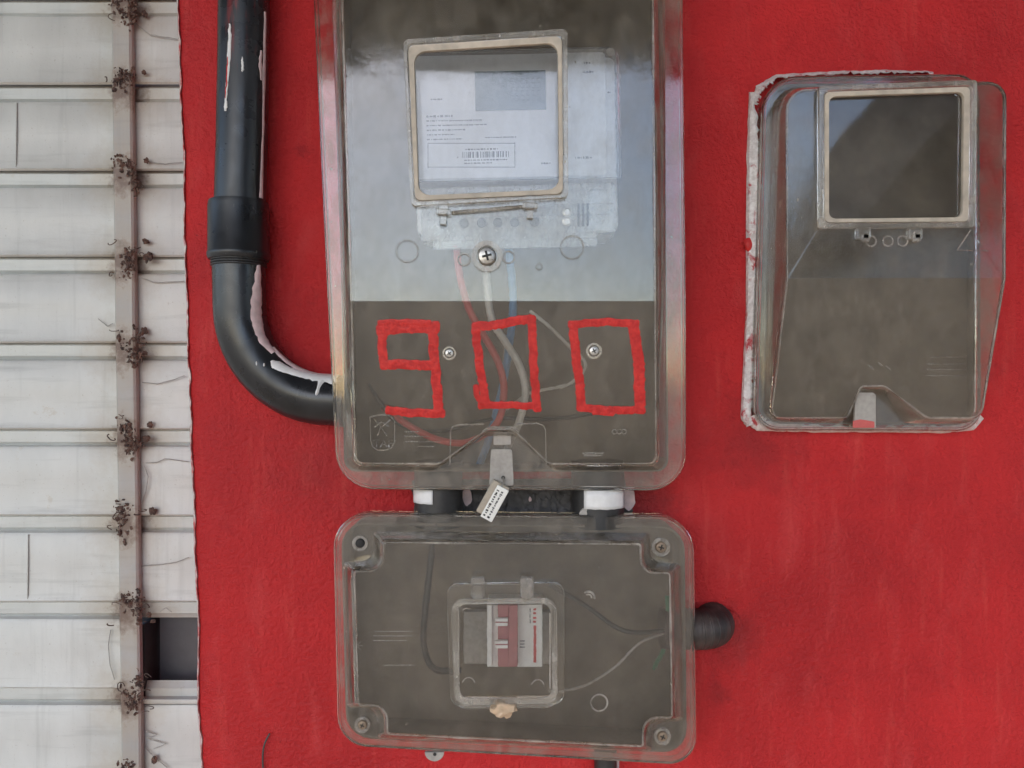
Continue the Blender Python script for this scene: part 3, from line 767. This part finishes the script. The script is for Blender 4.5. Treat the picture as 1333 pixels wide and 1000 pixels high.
# its clear hood and frosted terminal cover
hood = rpoly([(533, 64), (808, 64), (808, 236), (533, 236)], [14, 16, 3, 3], 5)
m = MB(); a = [MP(p.x, p.y, .064) for p in hood]; m.loft([[Vector((p.x, -.030, p.z)) for p in a], [Vector((p.x, -.0625, p.z)) for p in a], [p + (MP(670, 150, .064) - p).normalized() * .0015 for p in a]])
m.fill(xz([p + (MP(670, 150, .064) - p).normalized() * .0015 for p in a]), [], lambda x, z: -.064)
m.build('hood', M['mcover'], mt, solid=.0012)
m = MB(); m.lathe(MP(797, 72, .0652), [(.003, 0), (.003, .001), (.0012, .001), (.0012, .0002)], 16); m.build('hood_screw', M['tab'], mt)
tc = rpoly([(546, 243), (800, 240), (800, 305), (775, 306), (775, 322), (565, 322), (565, 312), (546, 312)], 3, 3)
m = MB(); m.prism([Vector((p.x, -.0505, p.z)) for p in (MP(q.x, q.y, .058) for q in tc)], Vector((0, -.0075, 0))); m.build('terminal_cover', M['term'], mt, bevel=.0008)
m = MB(); m.box(MP(668, 318, .0585), .115, .003, .006, -rotm); m.box(MP(688, 268, .0585), .118, .001, .0009, -rotm); m.box(MP(700, 282, .0585), .10, .001, .0008, -rotm); m.build('terminal_ridge', M['term'], mt)
for x in (575, 602, 625, 646, 668, 694):
    m = MB(); m.lathe(MP(x, 290, .0588), [(.0034, 0), (.0034, .0008), (.0026, .0012), (.0022, .0006), (0, .0006)], 16); m.box(MP(x, 290, .0597), .0036, .0006, .0007, random.uniform(0, 3)); m.build('terminal_screw', M['screw_grey'], mt)
for y in (278, 290):
    m = MB(); m.lathe(MP(736, y, .0592), [(.0034, 0), (.0034, .001), (.0024, .0012), (.002, .0006), (0, .0006)], 16); m.build('terminal_screw', M['steel'], mt)
for x in (751, 757, 763): 
    m = MB(); m.box(MP(x, 282, .0588), .0016, .001, .016); m.build('cooling_slot', M['ink'], mt)

# ------------------------------------------------------------------ loose wires in the boxes
def smooth_path(P, n=8):
    P = [Vector(p) for p in P]; out = []
    for i in range(len(P) - 1):
        p0, p1, p2, p3 = P[max(i - 1, 0)], P[i], P[i + 1], P[min(i + 2, len(P) - 1)]
        for k_ in range(n):
            t_ = k_ / n
            out.append(.5 * ((2 * p1) + (p2 - p0) * t_ + (2 * p0 - 5 * p1 + 4 * p2 - p3) * t_ ** 2 + (3 * p1 - p0 - 3 * p2 + p3) * t_ ** 3))
    return out + [P[-1]]
def cable(label, mat, r, pts, name='cable'):
    m = MB(); m.tube(smooth_path([W(*p) for p in pts]), r, 10)
    return tag(m.build(name, M[mat], None), label, 'wire')
cable('red wire hanging from the meter and curling left behind the painted number', 'wire_red', .0026, [(594, 322, .048), (600, 365, .050), (612, 405, .050), (632, 440, .049), (650, 475, .048), (656, 512, .046), (646, 552, .044), (610, 575, .042), (570, 572, .036), (530, 552, .024), (500, 530, .008)])
cable('white wire bending down through the first painted zero', 'wire_white', .0027, [(632, 322, .046), (634, 370, .048), (640, 415, .049), (658, 445, .048), (676, 475, .047), (684, 510, .046), (676, 548, .043), (662, 580, .034), (656, 596, .022), (652, 608, .010)])
cable('blue wire dropping straight from the meter terminals', 'wire_blue', .0028, [(662, 322, .046), (665, 350, .048), (668, 395, .046), (664, 440, .040), (655, 500, .030), (640, 560, .018), (624, 606, .010)])
cable('thin pale wire looping right towards the last painted zero', 'wire_white', .0012, [(690, 405, .040), (715, 425, .042), (742, 452, .040), (762, 475, .036), (740, 500, .028), (690, 512, .018), (650, 540, .012)])
cable('thin dark wire looped low behind the painted number', 'wire_dark', .0016, [(480, 500, .008), (520, 552, .02), (580, 560, .026), (640, 545, .022), (720, 545, .02), (790, 535, .008)])
cable('thin green wire end beside the breaker lid edge', 'wire_green', .0018, [(868, 775, .024), (869, 800, .026), (868, 820, .026), (863, 845, .020), (850, 870, .010)])
cable('black wire looping down at the left of the breaker', 'wire_dark', .0024, [(566, 660, .016), (562, 720, .030), (554, 790, .036), (552, 840, .034), (566, 870, .030), (600, 872, .024)])
cable('dark wire sagging from the breaker towards the side conduit', 'wire_dark', .0017, [(715, 760, .026), (765, 790, .036), (800, 815, .038), (830, 823, .036), (880, 818, .030)])
cable('pale wire rising across the breaker box towards the side conduit', 'tab', .0009, [(715, 900, .022), (758, 893, .034), (800, 868, .038), (835, 835, .036), (880, 820, .030)])
cable('bent black wire scrap sticking up low on the red wall', 'wire_dark', .0007, [(344, 1030, .001), (342, 990, .003), (344, 970, .004), (351, 955, .003)], 'wire_scrap')

# ------------------------------------------------------------------ conduits between the boxes
def stub(label, x0, x1, paint, y0=600, y1=684):
    xc = (x0 + x1) / 2; r_ = (x1 - x0) / 2 * K * .97; th = thing('short_conduit', label, 'conduit', W(xc, 650, 0), 'short conduits joining the two stacked boxes')
    d_ = r_ + .002
    m = MB(); m.tube([W(xc, y0, d_), W(xc, y1, d_)], r_, 32); m.build('pipe', M['pvc2'], th)
    P = [W(xc, 600 + i * 4, d_) for i in range(30)]
    if paint:
        a0, a1, ya, yb = paint
        m = MB(); rg = []
        for i in range(13):
            th_ = a0 + (a1 - a0) * i / 12; yy = yb + 3 * noise.noise(Vector((i * .4, xc, 0)))
            rg.append([on_pipe(P, r_ + .0007, (y - 600) / 4, R(th_)) for y in (ya, ya + (yy - ya) * .4, ya + (yy - ya) * .8, yy)])
        m.loft(rg, closed=False); m.build('paint_patch', M['white_paint'], th, solid=.0008)
stub('short black conduit with a narrow white patch, left one between the two stacked boxes', 540, 602, (-75, -8, 634, 652))
stub('short black conduit with a wide white patch, right one between the two stacked boxes', 744, 812, (-35, 62, 634, 658))
th = thing('conduit', 'black conduit end just below the breaker box at the picture bottom', 'conduit', W(788, 1010, 0))
m = MB(); m.tube([W(788, 975, .011), W(788, 1200, .011)], .0085, 24); m.build('pipe', M['pvc2'], th)
m = MB(); m.tube([W(804, 985, .004), W(804, 1040, .004)], .0012, 8); m.build('paint_patch', M['pink_paint'], th)
# corrugated elbow at the right of the breaker box
cg = thing('corrugated_conduit', 'black corrugated conduit leaving the breaker box and turning into the red wall', 'conduit', W(935, 820, 0))
P = [W(860, 817, .022), W(890, 818, .022), W(906, 819, .0215)]
p0 = W(906, 819, .0215)
for j in range(1, 9):
    a = j / 8 * math.pi / 2; P.append(Vector((p0.x + .018 * math.sin(a), -.0035 - .018 * math.cos(a), p0.z - .0006 * j / 8)))
P.append(P[-1] + Vector((0, .015, 0)))
Q = []
for a, b in zip(P, P[1:]): Q += [a.lerp(b, q / 6) for q in range(6)]
Q.append(P[-1])
m = MB(); m.tube(Q, lambda s: .0150 + .00022 * math.sin(s * 150), 28); m.build('pipe', M['pvc_painted'], cg)
m = MB(); c = W(936, 820, 0)
pts = [c + Vector((math.cos(q) * (.0165 + .004 * noise.noise(Vector((q, 1, 0)))), .001, math.sin(q) * (.0185 + .004 * noise.noise(Vector((q, 4, 0)))))) for q in (k_ * math.pi / 16 for k_ in range(32))]
m.prism(pts, Vector((0, -.0028, 0))); m.build('mortar_collar', M['red'], cg, bevel=.001)

# ------------------------------------------------------------------ breaker box
bb = thing('breaker_box', 'wide clear-lidded breaker box with a small hinged door below the large meter box', 'breaker box', W(670, 830, 0))
fdB = lambda z: .063
o_ = rpoly([(437, 671), (899, 675), (903, 994), (444, 968)], [44, 44, 34, 34], 8)
def notched(l, t_, r, b, skew, nr, fl):
    (x0, y0), (x1, y1), (x2, y2), (x3, y3) = (l, t_), (r, t_ + skew[0]), (r + skew[1], b + skew[2]), (l + skew[3], b)
    c = nr
    pts = [(x0 + c, y0), (x1 - c, y1), (x1 - c, y1 + c), (x1, y1 + c), (x2, y2 - c), (x2 - c, y2 - c), (x2 - c, y2), (x3 + c, y3), (x3 + c, y3 - c), (x3, y3 - c), (x0, y0 + c), (x0 + c, y0 + c)]
    f = fl; return rpoly(pts, [4, 4, f, 4, 4, f, 4, 4, f, 4, 4, f], 4)
inn = notched(448, 693, 884, 959, (2, 3, 18, 5), 40, 26)
frn = notched(460, 705, 873, 956, (2, 3, 16, 5), 38, 25)
hol = rpoly([(596, 783), (722, 782), (723, 905), (598, 907)], 10, 4)
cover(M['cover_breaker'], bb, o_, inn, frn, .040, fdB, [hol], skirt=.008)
tub(M['base'], bb, rpoly([(446, 682), (889, 686), (892, 978), (453, 958)], 30, 5), .038)
for x, y, mt_, r_ in ((469, 707, 'dark', .0042), (860, 712, 'brass', .0050), (472, 943, 'brass', .0042), (862, 958, 'brass', .0046)):
    m = MB(); m.lathe(W(x, y, .0414), [(r_ * 1.35, 0), (r_ * 1.35, .0015), (r_, .0015), (r_, .0005)], 20); sc = m.build('screw_well', M['emboss'], bb)
    screw(bb, x, y, .0418, r_ * .8, mt_, 'lid_screw')
for x, y, u in ((766, 667, 1), (566, 981, -1)):
    m = MB(); c = W(x, y + 4 * u, .036); pts = [c + Vector((math.cos(a) * .0072, 0, u * math.sin(a) * .0068)) for a in (k_ * math.pi / 10 for k_ in range(11))]
    m.prism(pts, Vector((0, -.003, 0))); lg = m.build('mounting_lug', M['tab'], bb, bevel=.0005)
    m = MB(); m.lathe(W(x, y - 1 * u, .0391), [(.0013, 0), (.0013, .0002), (0, .0002)], 10); m.build('hole', M['dark'], lg)
# door over the breaker
frame(M['cover_breaker'], bb, rpoly([(582, 758), (734, 756), (734, 913), (587, 916)], 14, 4), rpoly([(597, 783), (721, 782), (722, 904), (599, 906)], 8, 4), fdB, .0045, 'door_collar')
dr = rpoly([(588, 779), (724, 778), (726, 915), (592, 917)], 16, 5)
door = slab(M['door'], bb, dr, fdB, .0066, .0022, 'door')
m = MB(); do = rpoly([(588, 779), (724, 778), (726, 915), (592, 917)], 16, 5); di_ = rpoly([(595, 786), (717, 785), (719, 907), (599, 909)], 12, 5)
a = [W(p.x, p.y, .0722) for p in do]; b = [W(p.x, p.y, .0722) for p in di_]; u = Vector((0, -.0016, 0)); m.loft([b, a, [p + u for p in a], [p + u for p in b], b]); m.build('door_rim', M['frame'], door, bevel=.0004)
for x in (622, 686):
    m = MB(); m.box(W(x, 764, .0715), .0095, .006, .0135); m.box(W(x, 771, .0735), .0062, .004, .010); m.build('hinge', M['emboss'], bb, bevel=.0012)
m = MB()
line3(m, [W(597, 795, .0735), W(597, 893, .0735)], .0006); line3(m, [W(716, 798, .0735), W(716, 897, .0735)], .0006); line3(m, [W(606, 908, .0735), W(706, 910, .0735)], .0007)
for x, y, a0, a1 in ((608, 800, 50, 140), (610, 890, 10, 170), (700, 893, 10, 170)): ringmark(m, W(x, y, .0725), .0042, .0004, .0006, a0, a1)
m.build('moulded_rib', M['emboss'], door)
m = MB(); m.blob(W(655, 921, .070), .0068, 3, 3, (1.25, .55, .9), .5, 2); m.blob(W(653, 928, .071), .0042, 9, 2, (1, .6, .8), .5); m.build('seal_wax', M['wax'], bb)
m = MB(); ringmark(m, W(766, 778, .0645), .0042, .0008, .0008, -10, 130); ringmark(m, W(766, 778, .0645), .0022, .0006, .0008, -10, 130); ringmark(m, W(780, 915, .0645), .0058, .0006, .0004)
for a in range(8):
    c = W(466, 838, .052); line3(m, [c + Vector((math.cos(a * .785) * .001, -.0035, math.sin(a * .785) * .001)), c + Vector((math.cos(a * .785) * .004, -.0035, math.sin(a * .785) * .004))], .0003)
for y, x0, x1 in ((822, 488, 536), (828, 486, 538), (834, 486, 530), (866, 500, 540)):
    x = x0
    while x < x1:
        w_ = random.uniform(1.5, 5); line3(m, [W(x, y, .0645), W(min(x + w_, x1), y, .0645)], .00025); x += w_ + random.uniform(1, 2)
m.build('moulded_marking', M['emboss'], bb)
# mounting rail inside
m = MB(); m.box(W(660, 828, .012), .066, .008, .040); m.build('mounting_rail', M['tab'], bb, bevel=.001)
# circuit breaker
cb = thing('circuit_breaker', 'white two-pole circuit breaker with dull red toggle strip behind the small door', 'circuit breaker', W(670, 868, .016))
def CB(x0, x1, y0, y1, d0, d1, name, mat, par=None, bev=.0006):
    m = MB(); pts = [W(x, y, d1) for x, y in ((x0, y1), (x1, y1), (x1, y0), (x0, y0))]
    m.prism([Vector((p.x, -d0, p.z)) for p in pts], Vector((0, -(d1 - d0), 0))); return m.build(name, M[mat], par or cb, bevel=bev)
bd = CB(635, 706, 787, 868, .016, .046, 'breaker_body', 'breaker')
st_ = CB(648, 674, 787, 868, .0461, .054, 'toggle_housing', 'mauve')
CB(662, 674, 787.5, 867.5, .0541, .0565, 'housing_ridge', 'mauve', st_)
CB(634, 641, 787, 868, .0461, .050, 'shoulder', 'breaker')
for y in (810, 839): CB(645, 661, y - 5, y + 5, .0542, .058, 'toggle', 'breaker'); CB(645, 661, y - 1, y + .5, .0581, .0584, 'toggle_line', 'mauve', None, None)
CB(694.5, 698, 814, 862, .0461, .0463, 'red_stripe', 'redprint', bd, None)
m = MB()
for y in (793, 798, 804, 809): m.box(W(696, y, .0464), .0022, .0002, .0014)
m.build('red_print', M['redprint'], bd)
m = MB()
for y in (794, 801, 808): m.box(W(690, y, .0464), .0006, .0002, .003)
for y in (834, 838, 842): m.box(W(680, y, .0464), .0035, .0002, .0006)
m.build('printed_text', M['ink'], bd)

# ------------------------------------------------------------------ small empty meter box on the right
sb = thing('meter_box', 'smaller empty clear meter box on the right, edged with white paint', 'meter box', W(1130, 330, 0))
zc2 = W(1140, 362, .0475).z; zb2 = W(1140, 545, .021).z
def fdC(z): return .0475 if z >= zc2 else max(.0475 + (.021 - .0475) * (zc2 - z) / (zc2 - zb2), .014)
oS = rpoly([(996, 103), (1274, 99), (1276, 558), (984, 557)], [44, 30, 30, 30], 8)
iS = rpoly([(1000, 113), (1264, 110), (1268, 548), (1175, 548), (1152, 509), (1118, 509), (1093, 548), (988, 546)], [30, 26, 18, 5, 5, 5, 5, 18], 6)
fS = rpoly([(1024, 119), (1307, 106), (1279, 545), (1174, 544), (1151, 504), (1119, 504), (1094, 544), (1001, 541)], [26, 22, 16, 5, 5, 5, 5, 14], 6)
# the right-hand edge of the front stands straight: keep it at one distance along the wall
def straight(l):
    out = []
    for p in l:
        out.append(p)
    return out
def corner_px(X, Z, d):
    s = K * (CAM_D - d) / CAM_D; return (666.5 + X / s, 500 + (ZC - Z) / s)
XL0, XL1, XR = .1972, .1945, .3545
zt = W(1140, 112, .0475).z
fS = rpoly([corner_px(XL0, zt - .003, .0475), corner_px(XR, zt + .003, .0475), corner_px(XR, zc2, .0475), corner_px(XR - .001, zb2, .021), corner_px(.3125, zb2, .021)] + [(1151, 504), (1119, 504)] + [corner_px(.2520, zb2, .021), corner_px(XL1, zb2, .021), corner_px(XL0, zc2, .0475)],
           [26, 22, 0, 16, 5, 5, 5, 5, 14, 0], 6)
iS = rpoly([(1007, 117), (1269, 112), (1272, 300), (1270, 550), (1175, 550), (1154, 512), (1116, 512), (1093, 550), (996, 547), (1002, 300)], [30, 26, 0, 18, 5, 5, 5, 5, 18, 0], 6)
hS = rpoly([(1074, 128), (1248, 122), (1246, 286), (1074, 290)], 8, 4)
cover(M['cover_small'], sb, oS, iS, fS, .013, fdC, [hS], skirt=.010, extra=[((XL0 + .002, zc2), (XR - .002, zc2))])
tub(M['base2'], sb, rpoly([(1004, 112), (1266, 110), (1266, 552), (992, 550)], 24, 5), .011)
frame(M['frame'], sb, rpoly([(1062, 116), (1266, 108), (1264, 298), (1062, 299)], 4, 3), rpoly([(1069, 122), (1259, 115), (1257, 291.5), (1069, 292.5)], 6, 3), fdC, .0045)
frame(M['gasket'], sb, rpoly([(1070, 123), (1258, 116), (1256, 290.5), (1070, 291.5)], 6, 4), rpoly([(1076, 129), (1250, 123), (1248, 284.5), (1076, 286.5)], 9, 4), fdC, .0032, 'gasket')
slab(M['pane'], sb, rpoly([(1074, 128), (1252, 121), (1250, 288), (1074, 289)], 8, 4), fdC, -.0006, .0014, 'window_pane')
for x in (1123, 1190):
    m = MB(); m.box(W(x, 305, .051), .010, .005, .008); m.box(W(x + 3, 310, .0515), .005, .004, .006); m.build('hinge', M['frame'], sb, bevel=.0009)
m = MB()
for x in (1134, 1156, 1175): ringmark(m, W(x, 314, .0488), .0036, .0006, .0006)
def E2(x, y, h=.0013): return Wf(x, y, fdC) + Vector((0, -h, 0))
for y, x0, x1 in ((465, 1210, 1258), (474, 1206, 1256), (481, 1206, 1256), (489, 1204, 1254)): line3(m, [E2(x0, y), E2(x1, y)], .0003)
line3(m, [E2(1245, 326), E2(1262, 300)], .0005); line3(m, [E2(1245, 326), E2(1285, 327)], .0004)
for x, y in ((1130, 476), (1142, 472), (1152, 476)): line3(m, [E2(x, y), E2(x + 6, y + 5)], .0004)
m.build('moulded_marking', M['emboss'], sb)
m = MB(); m.prism([W(x, y, .0195) for x, y in ((1111, 514), (1114, 511), (1134, 511), (1138, 514), (1138, 557), (1110, 557))], Vector((0, -.003, 0))); lt = m.build('latch_tab', M['tab'], sb, bevel=.0005)
m = MB(); m.lathe(W(1124, 550, .0226), [(.0013, 0), (.0013, .0002), (0, .0002)], 10); m.build('hole', M['dark'], lt)
m = MB(); m.prism([W(x, y, .0226) for x, y in ((1110, 548), (1120, 546), (1138, 549), (1138, 557), (1110, 557))], Vector((0, -.0004, 0))); m.build('paint_smear', M['wire_red'], lt)
# white paint left along the box edge
def ragged(pl_, pr_, d0, d1, name, mat, amp, seed, freq=.07):
    """strip between two pixel polylines, left one on the wall (d0), right one d1 out"""
    m = MB(); N = 90; rg = []
    def at(l, q):
        q *= len(l) - 1; j = min(int(q), len(l) - 2); u = q - j; return Vector(l[j]).lerp(Vector(l[j + 1]), u)
    for i in range(N + 1):
        q = i / N; a = at(pl_, q); b = at(pr_, q)
        n1 = noise.noise(Vector((i * freq * 6, seed, 0))) * .6 + noise.noise(Vector((i * freq * 17, seed, 5))) * .4
        dr_ = (b - a); ln = max(dr_.length, .01); b2 = a + dr_ * max(.1, (1 + amp * n1 / ln)); a2 = a - dr_ / ln * amp * .15 * noise.noise(Vector((i * freq * 5, seed, 11)))
        rg.append([W(a2.x, a2.y, d0), W(a2.x * .8 + b2.x * .2, a2.y * .8 + b2.y * .2, d0 * .6 + d1 * .4 + .0012), W(a2.x * .2 + b2.x * .8, a2.y * .2 + b2.y * .8, d1 + .001), W(b2.x, b2.y, d1)])
    m.loft(rg, closed=False); return m.build(name, M[mat], sb, solid=None)
ragged([(975, 120), (972, 200), (971, 300), (971, 400), (967, 480), (964, 545), (972, 556)], [(983, 120), (988, 190), (992, 250), (986, 320), (983, 400), (980, 480), (978, 545), (981, 552)], .001, .006, 'paint_edge', 'edge_paint', 8, 1)
ragged([(968, 548), (985, 561), (1060, 563), (1150, 563), (1230, 564), (1268, 560), (1281, 545)], [(985, 538), (1000, 548), (1060, 553), (1150, 555), (1230, 553), (1262, 548), (1272, 536)], .001, .008, 'paint_edge', 'edge_paint', 8, 2)
ragged([(978, 135), (984, 112), (1010, 97), (1080, 93), (1150, 91), (1215, 93)], [(986, 137), (992, 118), (1012, 102), (1080, 97.5), (1150, 95.5), (1215, 95)], .001, .008, 'paint_edge', 'edge_paint', 9, 3)
m = MB(); m.blob(W(974, 318, .004), .004, 4, 2, (.9, .6, 1.3), .3); m.build('paint_blot', M['digit'], sb)
